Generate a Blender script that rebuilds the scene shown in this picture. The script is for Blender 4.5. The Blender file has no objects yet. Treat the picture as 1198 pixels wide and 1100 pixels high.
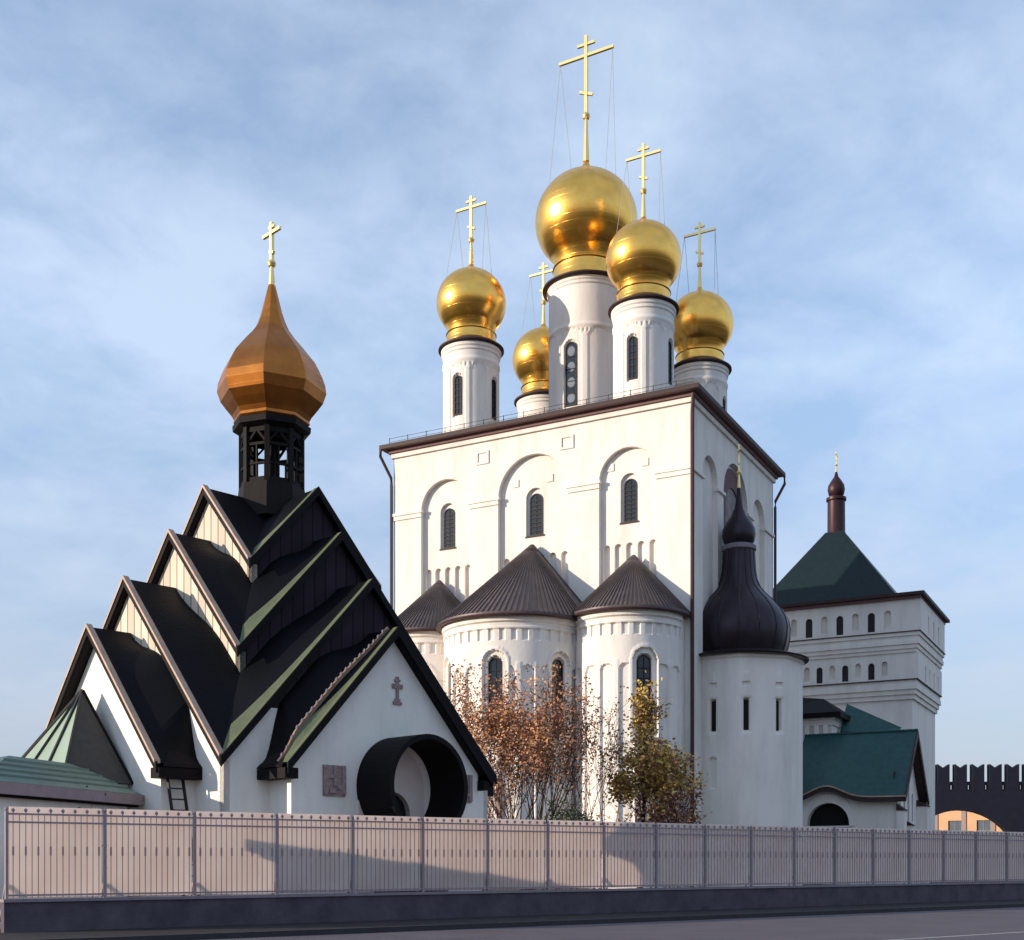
import bpy, bmesh, math, random
from mathutils import Vector, Matrix
from mathutils.geometry import tessellate_polygon
PI = math.pi
R = math.radians
sc = bpy.context.scene
C = sc.collection

# ------------------------------------------------------------------ camera
cam_d = bpy.data.cameras.new("camera")
cam = bpy.data.objects.new("camera", cam_d)
C.objects.link(cam)
cam.location = (0, 0, 1.64)
cam.rotation_euler = (R(90), 0, 0)
cam_d.sensor_fit = 'HORIZONTAL'
cam_d.sensor_width = 36
cam_d.lens = 36 * 1402 / 1198
cam_d.shift_y = (1008 - 550) / 1198
cam_d.clip_end = 6000
sc.camera = cam

# ------------------------------------------------------------------ world and sun
SUN_EL = R(12.5)
SX, SY = -0.962, -0.273            # horizontal direction towards the sun
SUN_AZ = math.atan2(SX, SY)        # clockwise from +Y
world = bpy.data.worlds.new("World")
sc.world = world
world.use_nodes = True
nt = world.node_tree
for n in list(nt.nodes):
    nt.nodes.remove(n)
N = nt.nodes.new; LK = nt.links.new
w_out = N('ShaderNodeOutputWorld'); w_bg = N('ShaderNodeBackground')
sky = N('ShaderNodeTexSky'); sky.sky_type = 'NISHITA'; sky.sun_disc = False
sky.sun_elevation = SUN_EL; sky.sun_rotation = SUN_AZ
sky.altitude = 50; sky.air_density = 1.0; sky.dust_density = 0.6; sky.ozone_density = 2.0
tc = N('ShaderNodeTexCoord')
sep = N('ShaderNodeSeparateXYZ'); LK(tc.outputs['Generated'], sep.inputs[0])
zz = N('ShaderNodeMath'); zz.operation = 'MAXIMUM'; zz.inputs[1].default_value = 0.0; LK(sep.outputs[2], zz.inputs[0])
za = N('ShaderNodeMath'); za.operation = 'ADD'; za.inputs[1].default_value = 0.22; LK(zz.outputs[0], za.inputs[0])
dx = N('ShaderNodeMath'); dx.operation = 'DIVIDE'; LK(sep.outputs[0], dx.inputs[0]); LK(za.outputs[0], dx.inputs[1])
dy = N('ShaderNodeMath'); dy.operation = 'DIVIDE'; LK(sep.outputs[1], dy.inputs[0]); LK(za.outputs[0], dy.inputs[1])
cmb = N('ShaderNodeCombineXYZ'); LK(dx.outputs[0], cmb.inputs[0]); LK(dy.outputs[0], cmb.inputs[1])
mp = N('ShaderNodeMapping'); mp.inputs['Rotation'].default_value = (0, 0, R(-28)); mp.inputs['Scale'].default_value = (1.0, 1.0, 1); mp.inputs['Location'].default_value = (3.1, 1.7, 0)
LK(cmb.outputs[0], mp.inputs['Vector'])
n1 = N('ShaderNodeTexNoise'); n1.inputs['Scale'].default_value = 2.1; n1.inputs['Detail'].default_value = 7; n1.inputs['Roughness'].default_value = 0.52; n1.inputs['Distortion'].default_value = 0.2
LK(mp.outputs[0], n1.inputs['Vector'])
rmp = N('ShaderNodeValToRGB')
rmp.color_ramp.elements[0].position = 0.40; rmp.color_ramp.elements[0].color = (0.24, 0.24, 0.24, 1)
rmp.color_ramp.elements[1].position = 0.62; rmp.color_ramp.elements[1].color = (0.60, 0.60, 0.60, 1)
n2 = N('ShaderNodeTexNoise'); n2.inputs['Scale'].default_value = 5.5; n2.inputs['Detail'].default_value = 9; n2.inputs['Roughness'].default_value = 0.6; n2.inputs['Distortion'].default_value = 0.25
LK(mp.outputs[0], n2.inputs['Vector'])
nm = N('ShaderNodeMix'); nm.data_type = 'FLOAT'; nm.inputs['Factor'].default_value = 0.44
LK(n1.outputs['Fac'], nm.inputs['A']); LK(n2.outputs['Fac'], nm.inputs['B'])
LK(nm.outputs['Result'], rmp.inputs[0])
tint = N('ShaderNodeMix'); tint.data_type = 'RGBA'; tint.blend_type = 'MULTIPLY'; tint.inputs['Factor'].default_value = 1.0
tint.inputs['B'].default_value = (0.88, 0.96, 1.06, 1)
LK(sky.outputs[0], tint.inputs['A'])
mixc = N('ShaderNodeMix'); mixc.data_type = 'RGBA'
mixc.inputs['B'].default_value = (3.6, 4.15, 4.95, 1)
LK(rmp.outputs[0], mixc.inputs['Factor']); LK(tint.outputs['Result'], mixc.inputs['A'])
w_bg.inputs['Strength'].default_value = 0.15
hz = N('ShaderNodeMapRange'); hz.inputs['From Min'].default_value = 0.0; hz.inputs['From Max'].default_value = 0.38
hz.inputs['To Min'].default_value = 0.85; hz.inputs['To Max'].default_value = 0.0
LK(sep.outputs[2], hz.inputs['Value'])
mixh = N('ShaderNodeMix'); mixh.data_type = 'RGBA'; mixh.inputs['B'].default_value = (1.75, 1.80, 2.25, 1)
LK(hz.outputs['Result'], mixh.inputs['Factor']); LK(mixc.outputs['Result'], mixh.inputs['A'])
LK(mixh.outputs['Result'], w_bg.inputs['Color']); LK(w_bg.outputs[0], w_out.inputs['Surface'])

sun_d = bpy.data.lights.new("sun", 'SUN')
sun_d.energy = 3.5; sun_d.angle = R(0.5); sun_d.color = (1.0, 0.845, 0.67)
sun = bpy.data.objects.new("sun", sun_d); C.objects.link(sun)
sdir = Vector((SX * math.cos(SUN_EL), SY * math.cos(SUN_EL), math.sin(SUN_EL)))
sun.rotation_euler = sdir.to_track_quat('Z', 'Y').to_euler()
sun.location = (-60, -20, 60)
sc.view_settings.view_transform = 'Standard'
sc.view_settings.look = 'None'
sc.view_settings.exposure = 0.7
sc.view_settings.gamma = 1.0
sc.view_settings.use_curve_mapping = False

# ------------------------------------------------------------------ materials
def mat(name, base, rough=0.7, metal=0.0, var=0.15, scale=1.5, stretch=(1, 1, 1), bump=0.0, bscale=30.0, base2=None, spec=0.3, seams=None, lo=0.3, hi=0.7):
    m = bpy.data.materials.new(name); m.use_nodes = True
    t = m.node_tree; b = t.nodes['Principled BSDF']
    b.inputs['Roughness'].default_value = rough; b.inputs['Metallic'].default_value = metal
    b.inputs['Specular IOR Level'].default_value = spec
    co = t.nodes.new('ShaderNodeTexCoord'); mpn = t.nodes.new('ShaderNodeMapping')
    mpn.inputs['Scale'].default_value = stretch
    t.links.new(co.outputs['Object'], mpn.inputs['Vector'])
    no = t.nodes.new('ShaderNodeTexNoise'); no.inputs['Scale'].default_value = scale
    no.inputs['Detail'].default_value = 8; no.inputs['Roughness'].default_value = 0.62
    t.links.new(mpn.outputs[0], no.inputs['Vector'])
    rp = t.nodes.new('ShaderNodeValToRGB')
    b2 = base2 if base2 else tuple(c * (1 - var) for c in base)
    rp.color_ramp.elements[0].position = lo; rp.color_ramp.elements[0].color = (*b2, 1)
    rp.color_ramp.elements[1].position = hi; rp.color_ramp.elements[1].color = (*base, 1)
    t.links.new(no.outputs['Fac'], rp.inputs[0])
    t.links.new(rp.outputs[0], b.inputs['Base Color'])
    hgt = None
    if bump > 0:
        nb = t.nodes.new('ShaderNodeTexNoise'); nb.inputs['Scale'].default_value = bscale; nb.inputs['Detail'].default_value = 4
        t.links.new(co.outputs['Object'], nb.inputs['Vector'])
        hgt = nb.outputs['Fac']
    if seams:
        axis, per = seams
        sp = t.nodes.new('ShaderNodeSeparateXYZ'); t.links.new(co.outputs['Object'], sp.inputs[0])
        mm = t.nodes.new('ShaderNodeMath'); mm.operation = 'MODULO'; mm.inputs[1].default_value = per
        aa = t.nodes.new('ShaderNodeMath'); aa.operation = 'ADD'; aa.inputs[1].default_value = 500 * per
        t.links.new(sp.outputs[axis], aa.inputs[0]); t.links.new(aa.outputs[0], mm.inputs[0])
        gt = t.nodes.new('ShaderNodeMath'); gt.operation = 'LESS_THAN'; gt.inputs[1].default_value = per * 0.08
        t.links.new(mm.outputs[0], gt.inputs[0])
        if hgt is None:
            hgt = gt.outputs[0]
        else:
            ad = t.nodes.new('ShaderNodeMath'); ad.operation = 'ADD'
            t.links.new(hgt, ad.inputs[0]); t.links.new(gt.outputs[0], ad.inputs[1]); hgt = ad.outputs[0]
    if hgt is not None:
        bp = t.nodes.new('ShaderNodeBump'); bp.inputs['Strength'].default_value = bump if bump > 0 else 0.3
        bp.inputs['Distance'].default_value = 0.03
        t.links.new(hgt, bp.inputs['Height']); t.links.new(bp.outputs[0], b.inputs['Normal'])
    return m

M = {}
M['plaster'] = mat('whitewashed_plaster', (0.80, 0.745, 0.695), 0.85, var=0.20, scale=0.8, stretch=(1, 1, 0.22), bump=0.4, bscale=5, lo=0.26, hi=0.56, spec=0.15)
M['plaster_chapel'] = mat('chapel_plaster', (0.83, 0.79, 0.73), 0.85, var=0.16, scale=1.3, stretch=(1, 1, 0.25), bump=0.35, bscale=9, lo=0.26, hi=0.56, spec=0.15)
M['gold'] = mat('gilded_metal', (1.0, 0.60, 0.15), 0.27, 1.0, base2=(0.96, 0.50, 0.09), scale=1.6, bump=0.22, bscale=1.3, seams=(2, 0.45))
M['chain'] = mat('dull_chain', (0.45, 0.42, 0.36), 0.7, 0.0, var=0.2)
M['gold_pale'] = mat('pale_gilding', (0.95, 0.72, 0.32), 0.35, 0.75, var=0.1, scale=2)
M['copper'] = mat('polished_copper', (0.52, 0.20, 0.045), 0.38, 1.0, base2=(0.34, 0.12, 0.03), scale=1.1, stretch=(1, 1, 1), bump=0.12, bscale=2.2, seams=(2, 0.3))
M['zinc'] = mat('brown_zinc_roofing', (0.125, 0.098, 0.098), 0.5, 0.25, base2=(0.075, 0.06, 0.063), scale=1.3, stretch=(1, 1, .5), bump=0.12, bscale=6)
M['dark_trim'] = mat('dark_brown_trim', (0.045, 0.024, 0.024), 0.6, var=0.3, scale=3)
M['soffit'] = mat('pinkish_brown_eave', (0.20, 0.11, 0.11), 0.7, var=0.2, scale=3)
M['dome_dark'] = mat('dark_oxidised_metal', (0.045, 0.034, 0.044), 0.36, 0.55, base2=(0.026, 0.018, 0.025), scale=1.1, stretch=(1, 1, .4), bump=0.12, bscale=3)
M['neck_red'] = mat('dark_red_neck_metal', (0.045, 0.018, 0.024), 0.45, 0.3, var=0.3, scale=2)
M['green_roof'] = mat('green_painted_roofing', (0.022, 0.085, 0.082), 0.5, 0.1, base2=(0.014, 0.055, 0.058), scale=2.5, bump=0.2, bscale=8)
M['dark_green'] = mat('dark_green_roofing', (0.007, 0.021, 0.025), 0.5, 0.1, var=0.35, scale=2, bump=0.15, bscale=8, seams=(2, 0.5))
M['black_roof'] = mat('black_roof_sheeting', (0.0038, 0.004, 0.006), 0.55, 0.0, base2=(0.0025, 0.003, 0.0045), scale=1.6, stretch=(1, 1, .6), bump=0.3, bscale=10, spec=0.10, seams=(2, 0.32))
M['sage'] = mat('sage_green_flashing', (0.125, 0.15, 0.085), 0.55, 0.1, var=0.25, scale=2.5, bump=0.1)
M['pale_edge'] = mat('pale_metal_edge', (0.50, 0.36, 0.28), 0.6, 0.1, var=0.3, scale=3)
M['fascia'] = mat('weathered_fascia_board', (0.30, 0.20, 0.15), 0.75, var=0.4, scale=3, bump=0.2, bscale=20)
M['fascia_dark'] = mat('black_fascia_board', (0.008, 0.006, 0.007), 0.65, var=0.3, scale=3, spec=0.12)
M['timber'] = mat('dark_lantern_timber', (0.014, 0.011, 0.011), 0.65, var=0.4, scale=4, stretch=(1, 1, .2), bump=0.2, spec=0.12)
M['porch_green'] = mat('pale_green_sheet', (0.30, 0.38, 0.30), 0.5, 0.1, var=0.15, scale=2, bump=0.05)
M['porch_dark'] = mat('shaded_canopy_and_seams', (0.05, 0.05, 0.05), 0.7, var=0.3, scale=4, bump=0.2)  # canopy sheet with its shade put into the colour; also the seams
M['glass'] = mat('dark_window_glass', (0.018, 0.022, 0.03), 0.12, var=0.3, scale=2, spec=0.5)
M['glass_light'] = mat('pale_window_glass', (0.10, 0.13, 0.17), 0.10, var=0.3, scale=2, spec=0.6)
M['roundel'] = mat('pale_roundel_panes', (0.20, 0.23, 0.27), 0.15, var=0.3, scale=2, spec=0.6)
M['lead'] = mat('window_bars', (0.02, 0.018, 0.02), 0.6, var=0.2)
M['pipe'] = mat('brown_downpipe', (0.07, 0.035, 0.035), 0.5, 0.2, var=0.3, scale=3)
M['mosaic'] = mat('dark_red_mosaic', (0.13, 0.030, 0.040), 0.6, var=0.5, scale=2.5, base2=(0.05, 0.018, 0.03))
M['mosaic_pale'] = mat('faded_mosaic', (0.30, 0.25, 0.24), 0.7, base2=(0.12, 0.10, 0.11), scale=1.6)
M['relief'] = mat('reddish_stone_relief', (0.38, 0.28, 0.27), 0.85, var=0.45, scale=9, bump=0.4, bscale=18)
M['dark'] = mat('dark_interior', (0.012, 0.010, 0.010), 0.9, var=0.3)
M['plinth'] = mat('dark_granite_plinth', (0.105, 0.084, 0.105), 0.75, base2=(0.050, 0.040, 0.055), scale=1.4, bump=0.4, bscale=25, seams=(0, 1.059))
M['coping'] = mat('stone_coping', (0.26, 0.22, 0.25), 0.8, var=0.25, scale=5, bump=0.2)
M['iron'] = mat('painted_iron_bars', (0.33, 0.27, 0.30), 0.6, 0.1, var=0.25, scale=4)
M['asphalt'] = mat('asphalt', (0.125, 0.105, 0.120), 0.85, base2=(0.09, 0.076, 0.086), scale=0.7, bump=0.5, bscale=60)
M['kerb'] = mat('granite_kerb', (0.045, 0.040, 0.045), 0.8, var=0.3, scale=4, bump=0.3)
M['paving'] = mat('kerb_shadow_pavement', (0.030, 0.026, 0.030), 0.85, var=0.3, scale=2, bump=0.3)  # near-black so that the pavement carries the kerb's shadow in its colour
M['paint'] = mat('white_road_paint', (0.5, 0.47, 0.45), 0.7, var=0.3, scale=6)
M['soil'] = mat('lawn_and_soil', (0.060, 0.062, 0.030), 0.95, base2=(0.045, 0.036, 0.022), scale=0.25, bump=0.6, bscale=8)
M['navy'] = mat('dark_blue_brick', (0.014, 0.016, 0.034), 0.8, var=0.4, scale=1.2, bump=0.3, bscale=6)
M['ochre'] = mat('ochre_stucco', (0.60, 0.37, 0.22), 0.85, var=0.15, scale=0.5, bump=0.2)
M['bark'] = mat('dark_bark', (0.055, 0.034, 0.036), 0.9, var=0.4, scale=6, bump=0.4)
M['twig'] = mat('purple_brown_twigs', (0.085, 0.045, 0.052), 0.85, var=0.35, scale=5)
M['leaf_orange'] = mat('orange_leaves', (0.64, 0.33, 0.16), 0.7, base2=(0.44, 0.20, 0.095), scale=0.9)
M['leaf_rust'] = mat('rusty_leaves', (0.38, 0.185, 0.12), 0.7, base2=(0.20, 0.095, 0.07), scale=0.9)
M['leaf_olive'] = mat('olive_yellow_leaves', (0.62, 0.44, 0.11), 0.7, base2=(0.34, 0.24, 0.07), scale=0.8)
M['leaf_green'] = mat('green_leaves', (0.055, 0.085, 0.028), 0.7, base2=(0.03, 0.05, 0.02), scale=1.5)
M['pink_trim'] = mat('pinkish_painted_board', (0.33, 0.25, 0.26), 0.75, var=0.2, scale=3)
M['house_roof'] = mat('grey_green_sheet_roof', (0.13, 0.205, 0.175), 0.5, 0.1, var=0.25, scale=1.6, stretch=(1, 1, 1), bump=0.08)

# plank material: vertical boards, each a little different
def plank_mat(name, base, dark, period=0.32):
    m = bpy.data.materials.new(name); m.use_nodes = True
    t = m.node_tree; b = t.nodes['Principled BSDF']; b.inputs['Roughness'].default_value = 0.8
    b.inputs['Specular IOR Level'].default_value = 0.15
    co = t.nodes.new('ShaderNodeTexCoord'); sp = t.nodes.new('ShaderNodeSeparateXYZ'); t.links.new(co.outputs['Object'], sp.inputs[0])
    ad = t.nodes.new('ShaderNodeMath'); ad.operation = 'ADD'; t.links.new(sp.outputs[0], ad.inputs[0]); t.links.new(sp.outputs[1], ad.inputs[1])
    dv = t.nodes.new('ShaderNodeMath'); dv.operation = 'DIVIDE'; dv.inputs[1].default_value = period; t.links.new(ad.outputs[0], dv.inputs[0])
    fl = t.nodes.new('ShaderNodeMath'); fl.operation = 'FLOOR'; t.links.new(dv.outputs[0], fl.inputs[0])
    fr = t.nodes.new('ShaderNodeMath'); fr.operation = 'FRACT'; t.links.new(dv.outputs[0], fr.inputs[0])
    wn = t.nodes.new('ShaderNodeTexWhiteNoise'); wn.noise_dimensions = '1D'; t.links.new(fl.outputs[0], wn.inputs['W'])
    mx = t.nodes.new('ShaderNodeMix'); mx.data_type = 'RGBA'; mx.inputs['A'].default_value = (*base, 1); mx.inputs['B'].default_value = (*[c * .72 for c in base], 1)
    t.links.new(wn.outputs['Value'], mx.inputs['Factor'])
    lt = t.nodes.new('ShaderNodeMath'); lt.operation = 'LESS_THAN'; lt.inputs[1].default_value = 0.12; t.links.new(fr.outputs[0], lt.inputs[0])
    m2 = t.nodes.new('ShaderNodeMix'); m2.data_type = 'RGBA'; m2.inputs['B'].default_value = (*dark, 1)
    t.links.new(mx.outputs['Result'], m2.inputs['A']); t.links.new(lt.outputs[0], m2.inputs['Factor'])
    t.links.new(m2.outputs['Result'], b.inputs['Base Color'])
    return m
M['planks'] = plank_mat('sunlit_gable_boards', (0.70, 0.62, 0.51), (0.18, 0.14, 0.11), 0.42)  # sunlit gables: the light is put into the pale board colour
M['planks_shaded'] = plank_mat('shaded_gable_boards', (0.030, 0.019, 0.028), (0.007, 0.005, 0.007), 0.42)  # same boards on the shaded gables, the shade painted in as near-black

# translucent fence sheet
def sheet_mat():
    m = bpy.data.materials.new('translucent_pink_sheet'); m.use_nodes = True
    t = m.node_tree
    for n in list(t.nodes): t.nodes.remove(n)
    o = t.nodes.new('ShaderNodeOutputMaterial'); d = t.nodes.new('ShaderNodeBsdfDiffuse'); tr = t.nodes.new('ShaderNodeBsdfTranslucent')
    mx = t.nodes.new('ShaderNodeMixShader'); mx.inputs[0].default_value = 0.75
    co = t.nodes.new('ShaderNodeTexCoord'); mpn = t.nodes.new('ShaderNodeMapping'); mpn.inputs['Scale'].default_value = (1, 1, 0.5)
    t.links.new(co.outputs['Object'], mpn.inputs[0])
    no = t.nodes.new('ShaderNodeTexNoise'); no.inputs['Scale'].default_value = 0.9; no.inputs['Detail'].default_value = 7
    t.links.new(mpn.outputs[0], no.inputs['Vector'])
    rp = t.nodes.new('ShaderNodeValToRGB')
    rp.color_ramp.elements[0].position = .3; rp.color_ramp.elements[0].color = (0.86, 0.75, 0.70, 1)
    rp.color_ramp.elements[1].position = .7; rp.color_ramp.elements[1].color = (0.94, 0.86, 0.82, 1)
    t.links.new(no.outputs['Fac'], rp.inputs[0])
    t.links.new(rp.outputs[0], d.inputs['Color']); t.links.new(rp.outputs[0], tr.inputs['Color'])
    t.links.new(d.outputs[0], mx.inputs[1]); t.links.new(tr.outputs[0], mx.inputs[2]); t.links.new(mx.outputs[0], o.inputs['Surface'])
    return m
M['sheet'] = sheet_mat()

# ------------------------------------------------------------------ mesh builder
class MB:
    def __init__(s):
        s.v = []; s.f = []; s.m = []; s.sm = []; s.mats = []
    def mi(s, m):
        if m not in s.mats: s.mats.append(m)
        return s.mats.index(m)
    def add(s, vs, fs, m, smooth=False):
        o = len(s.v); s.v += [tuple(v) for v in vs]; k = s.mi(m)
        for f in fs:
            s.f.append(tuple(i + o for i in f)); s.m.append(k); s.sm.append(smooth)
    def box(s, x0, x1, y0, y1, z0, z1, m, T=None):
        vs = [(x, y, z) for z in (z0, z1) for x, y in ((x0, y0), (x1, y0), (x1, y1), (x0, y1))]
        if T: vs = [T(*v) for v in vs]
        s.add(vs, [(3, 2, 1, 0), (4, 5, 6, 7), (0, 1, 5, 4), (1, 2, 6, 5), (2, 3, 7, 6), (3, 0, 4, 7)], m)
    def beam(s, p0, p1, w, h, m, up=(0, 0, 1)):
        p0 = Vector(p0); p1 = Vector(p1); d = (p1 - p0).normalized(); u = Vector(up)
        a = d.cross(u)
        if a.length < 1e-4: a = d.cross(Vector((1, 0, 0)))
        a.normalize(); b = a.cross(d).normalized()
        vs = []
        for p in (p0, p1):
            for i, j in ((-1, -1), (1, -1), (1, 1), (-1, 1)):
                vs.append(p + a * (i * w / 2) + b * (j * h / 2))
        s.add(vs, [(3, 2, 1, 0), (4, 5, 6, 7), (0, 1, 5, 4), (1, 2, 6, 5), (2, 3, 7, 6), (3, 0, 4, 7)], m)
    def tube(s, pts, rs, m, n=8, smooth=True):
        pts = [Vector(p) for p in pts]
        if not isinstance(rs, (list, tuple)): rs = [rs] * len(pts)
        vs = []; fs = []
        for i, p in enumerate(pts):
            d = (pts[min(i + 1, len(pts) - 1)] - pts[max(i - 1, 0)]).normalized()
            a = d.cross(Vector((0, 0, 1)))
            if a.length < 1e-3: a = Vector((1, 0, 0))
            a.normalize(); b = a.cross(d)
            for k in range(n):
                t = 2 * PI * k / n
                vs.append(p + (a * math.cos(t) + b * math.sin(t)) * rs[i])
        for i in range(len(pts) - 1):
            for k in range(n):
                fs.append((i * n + k, i * n + (k + 1) % n, (i + 1) * n + (k + 1) % n, (i + 1) * n + k))
        fs.append(tuple(range(n))); fs.append(tuple(range((len(pts) - 1) * n, len(pts) * n)))
        s.add(vs, fs, m, smooth)
    def lathe(s, prof, m, n=48, c=(0, 0), smooth=True, a0=0.0, a1=2 * PI, cap=True):
        full = abs(a1 - a0 - 2 * PI) < 1e-6
        cols = n if full else n + 1
        vs = []; fs = []
        for r, z in prof:
            for k in range(cols):
                t = a0 + (a1 - a0) * k / n
                vs.append((c[0] + r * math.cos(t), c[1] + r * math.sin(t), z))
        for i in range(len(prof) - 1):
            for k in range(n):
                k2 = (k + 1) % cols
                fs.append((i * cols + k, i * cols + k2, (i + 1) * cols + k2, (i + 1) * cols + k))
        if cap and full:
            if prof[0][0] > 1e-3: fs.append(tuple(range(cols - 1, -1, -1)))
            if prof[-1][0] > 1e-3: fs.append(tuple(range((len(prof) - 1) * cols, len(prof) * cols)))
        s.add(vs, fs, m, smooth)
    def plate(s, outer, holes, T, d, m, back=False):
        """flat outline (u,z) with holes, d deep; T(u,z,w) places it, w=0 the front"""
        loops = [outer] + list(holes)
        flat = [p for l in loops for p in l]
        tris = tessellate_polygon([[Vector((p[0], p[1], 0)) for p in l] for l in loops])
        s.add([T(p[0], p[1], 0) for p in flat], tris, m)
        if back: s.add([T(p[0], p[1], d) for p in flat], tris, m)
        for l in loops:
            n = len(l); vs = [T(p[0], p[1], 0) for p in l] + [T(p[0], p[1], d) for p in l]
            s.add(vs, [(i, (i + 1) % n, n + (i + 1) % n, n + i) for i in range(n)], m)
    def hfcyl(s, rad, z0, z1, a0, a1, nu, nz, fn, m, c=(0, 0)):
        """cylinder wall with relief: fn(angle,z) is how far the surface is set back"""
        full = abs(a1 - a0 - 2 * PI) < 1e-6
        cols = nu if full else nu + 1
        vs = []; fs = []
        for j in range(nz + 1):
            z = z0 + (z1 - z0) * j / nz
            for k in range(cols):
                a = a0 + (a1 - a0) * k / nu
                r = (rad(a) if callable(rad) else rad) - fn(a, z)
                vs.append((c[0] + r * math.cos(a), c[1] + r * math.sin(a), z))
        for j in range(nz):
            for k in range(nu):
                k2 = (k + 1) % cols
                fs.append((j * cols + k, j * cols + k2, (j + 1) * cols + k2, (j + 1) * cols + k))
        s.add(vs, fs, m, True)
    def build(s, name, parent=None, sharp=35):
        me = bpy.data.meshes.new(name)
        me.from_pydata(s.v, [], s.f)
        for m in s.mats: me.materials.append(m)
        me.polygons.foreach_set('material_index', s.m)
        me.polygons.foreach_set('use_smooth', s.sm)
        me.update()
        if any(s.sm): me.set_sharp_from_angle(angle=R(sharp))
        o = bpy.data.objects.new(name, me); C.objects.link(o)
        if parent: o.parent = parent
        return o

def thing(name, label, cat, loc=(0, 0, 0), rz=0, group=None):
    o = bpy.data.objects.new(name, None); C.objects.link(o)
    o.location = loc; o.rotation_euler = (0, 0, rz)
    o['label'] = label; o['category'] = cat
    if group: o['group'] = group
    return o
def tag(o, label, cat, group=None):
    o['label'] = label; o['category'] = cat
    if group: o['group'] = group
    return o
def struct(o):
    o['kind'] = 'structure'; return o
def dup(o, parent, loc=None):
    c = o.copy(); C.objects.link(c); c.parent = parent
    if loc is not None: c.location = loc
    for ch in list(o.children): dup(ch, c)
    return c
def arch(u0, u1, zb, zs, n=14, rise=1.0):
    c = (u0 + u1) / 2; r = (u1 - u0) / 2
    p = [(u0, zb), (u1, zb)]
    for i in range(n + 1):
        t = PI * i / n
        p.append((c + r * math.cos(t), zs + rise * r * math.sin(t)))
    return p
def arch_in(u, z, c, hw, zb, zs):
    if abs(u - c) > hw or z < zb: return False
    if z <= zs: return True
    return (u - c) ** 2 + (z - zs) ** 2 < hw * hw
def sub(mb, name, parent, **k): return mb.build(name, parent, **k)

def glazed_window(T, u, hw, zb, zs, parent, name='window', glass=None, bars=5, rings=False):
    """arched glass with bars; T(u,z,w)"""
    g = MB(); g.plate(arch(u - hw, u + hw, zb, zs), [], lambda a, b, w: T(a, b, w), 0.02, glass or M['glass'])
    L = []
    fr = 0.07
    outer = arch(u - hw, u + hw, zb, zs); inner = arch(u - hw + fr, u + hw - fr, zb + fr, zs)
    g.plate(outer, [inner], lambda a, b, w: T(a, b, w - 0.06), 0.06, M['lead'])
    top = zs + hw * .6
    for i in range(1, bars):
        z = zb + (top - zb) * i / bars
        g.box(u - hw + fr, u + hw - fr, z - 0.025, z + 0.025, -0.05, -0.01, M['lead'], T)
    if rings:
        nr = 4; dz = (zs + hw * .75 - zb) / nr
        for i in range(nr):
            zc_ = zb + dz * (i + .5)
            ci = [(u + hw * .66 * math.cos(2 * PI * q / 18), zc_ + hw * .80 * math.sin(2 * PI * q / 18)) for q in range(18)]
            g.plate(ci, [], lambda a, b, w: T(a, b, w - .015), .012, M['roundel'])
    else:
        g.box(u - 0.02, u + 0.02, zb, top + .05, -0.045, -0.012, M['lead'], T)
    return g.build(name, parent)

def cross_mesh(mb, base, h, bar, m, t=0.12, along=(1, 0, 0), ball=True):
    """three-bar orthodox cross, foot at base"""
    b = Vector(base); a = Vector(along); up = Vector((0, 0, 1))
    mb.tube([b, b + up * h * .30, b + up * h * .34], [t * 1.0, t * .55, t * .5], m, 10)
    if ball:
        zc = b.z + h * .36
        mb.lathe([(0.01, zc - t * 1.3), (t * 1.0, zc - t * .8), (t * 1.3, zc), (t * 1.0, zc + t * .8), (0.01, zc + t * 1.3)], m, 12, (b.x, b.y))
    mb.beam(b + up * h * .34, b + up * h, t, t, m, up=tuple(a))
    zb = h * .84
    mb.beam(b + up * zb - a * bar / 2, b + up * zb + a * bar / 2, t * .8, t * .85, m)
    mb.beam(b + up * h * .93 - a * bar * .16, b + up * h * .93 + a * bar * .16, t * .7, t * .8, m)
    mb.beam(b + up * h * .54 - a * bar * .12 + up * bar * .05, b + up * h * .54 + a * bar * .12 - up * bar * .05, t * .7, t * .8, m)

# ------------------------------------------------------------------ ground, road
FA = (-11.0, 26.07); FD = (0.8119, 0.5838); FN = (0.5838, -0.8119)   # fence start, direction, front normal
FROT = math.atan2(FD[1], FD[0])
def fpt(a, q, z): return (FA[0] + FD[0] * a + FN[0] * q, FA[1] + FD[1] * a + FN[1] * q, z)
g = MB(); g.add([(-2500, -800, 0), (2500, -800, 0), (2500, 4000, 0), (-2500, 4000, 0)], [(0, 1, 2, 3)], M['soil']); struct(g.build('ground'))
def strip(name, a0, a1, q0, q1, z, m):
    b = MB(); b.add([fpt(a0, q0, z), fpt(a1, q0, z), fpt(a1, q1, z), fpt(a0, q1, z)], [(0, 1, 2, 3)], m); return struct(b.build(name))
strip('road', -120, 220, 3.4, 34, 0.004, M['asphalt'])
def fbox(name, a0, a1, q0, q1, z0, z1, m, parent=None):
    b = MB(); b.box(a0, a1, q0, q1, z0, z1, m, lambda a, q, z: fpt(a, q, z)); return b.build(name, parent)
struct(fbox('pavement', -120, 220, 0.14, 3.2, -0.05, 0.10, M['paving']))
struct(fbox('kerb', -120, 220, 3.203, 3.4, -0.05, 0.125, M['kerb']))
strip('road_marking', 14, 200, 11.9, 12.02, 0.008, M['paint'])
strip('road_centre_marking', -100, 200, 14.4, 14.55, 0.008, M['paint'])

# ------------------------------------------------------------------ fence
PL = 0.82; PH = 2.02; SP = 2.118; NP = 24
fence = thing('fence', 'long translucent pinkish fence with picket bars on a dark granite plinth', 'fence', (FA[0], FA[1], 0), FROT)
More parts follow.
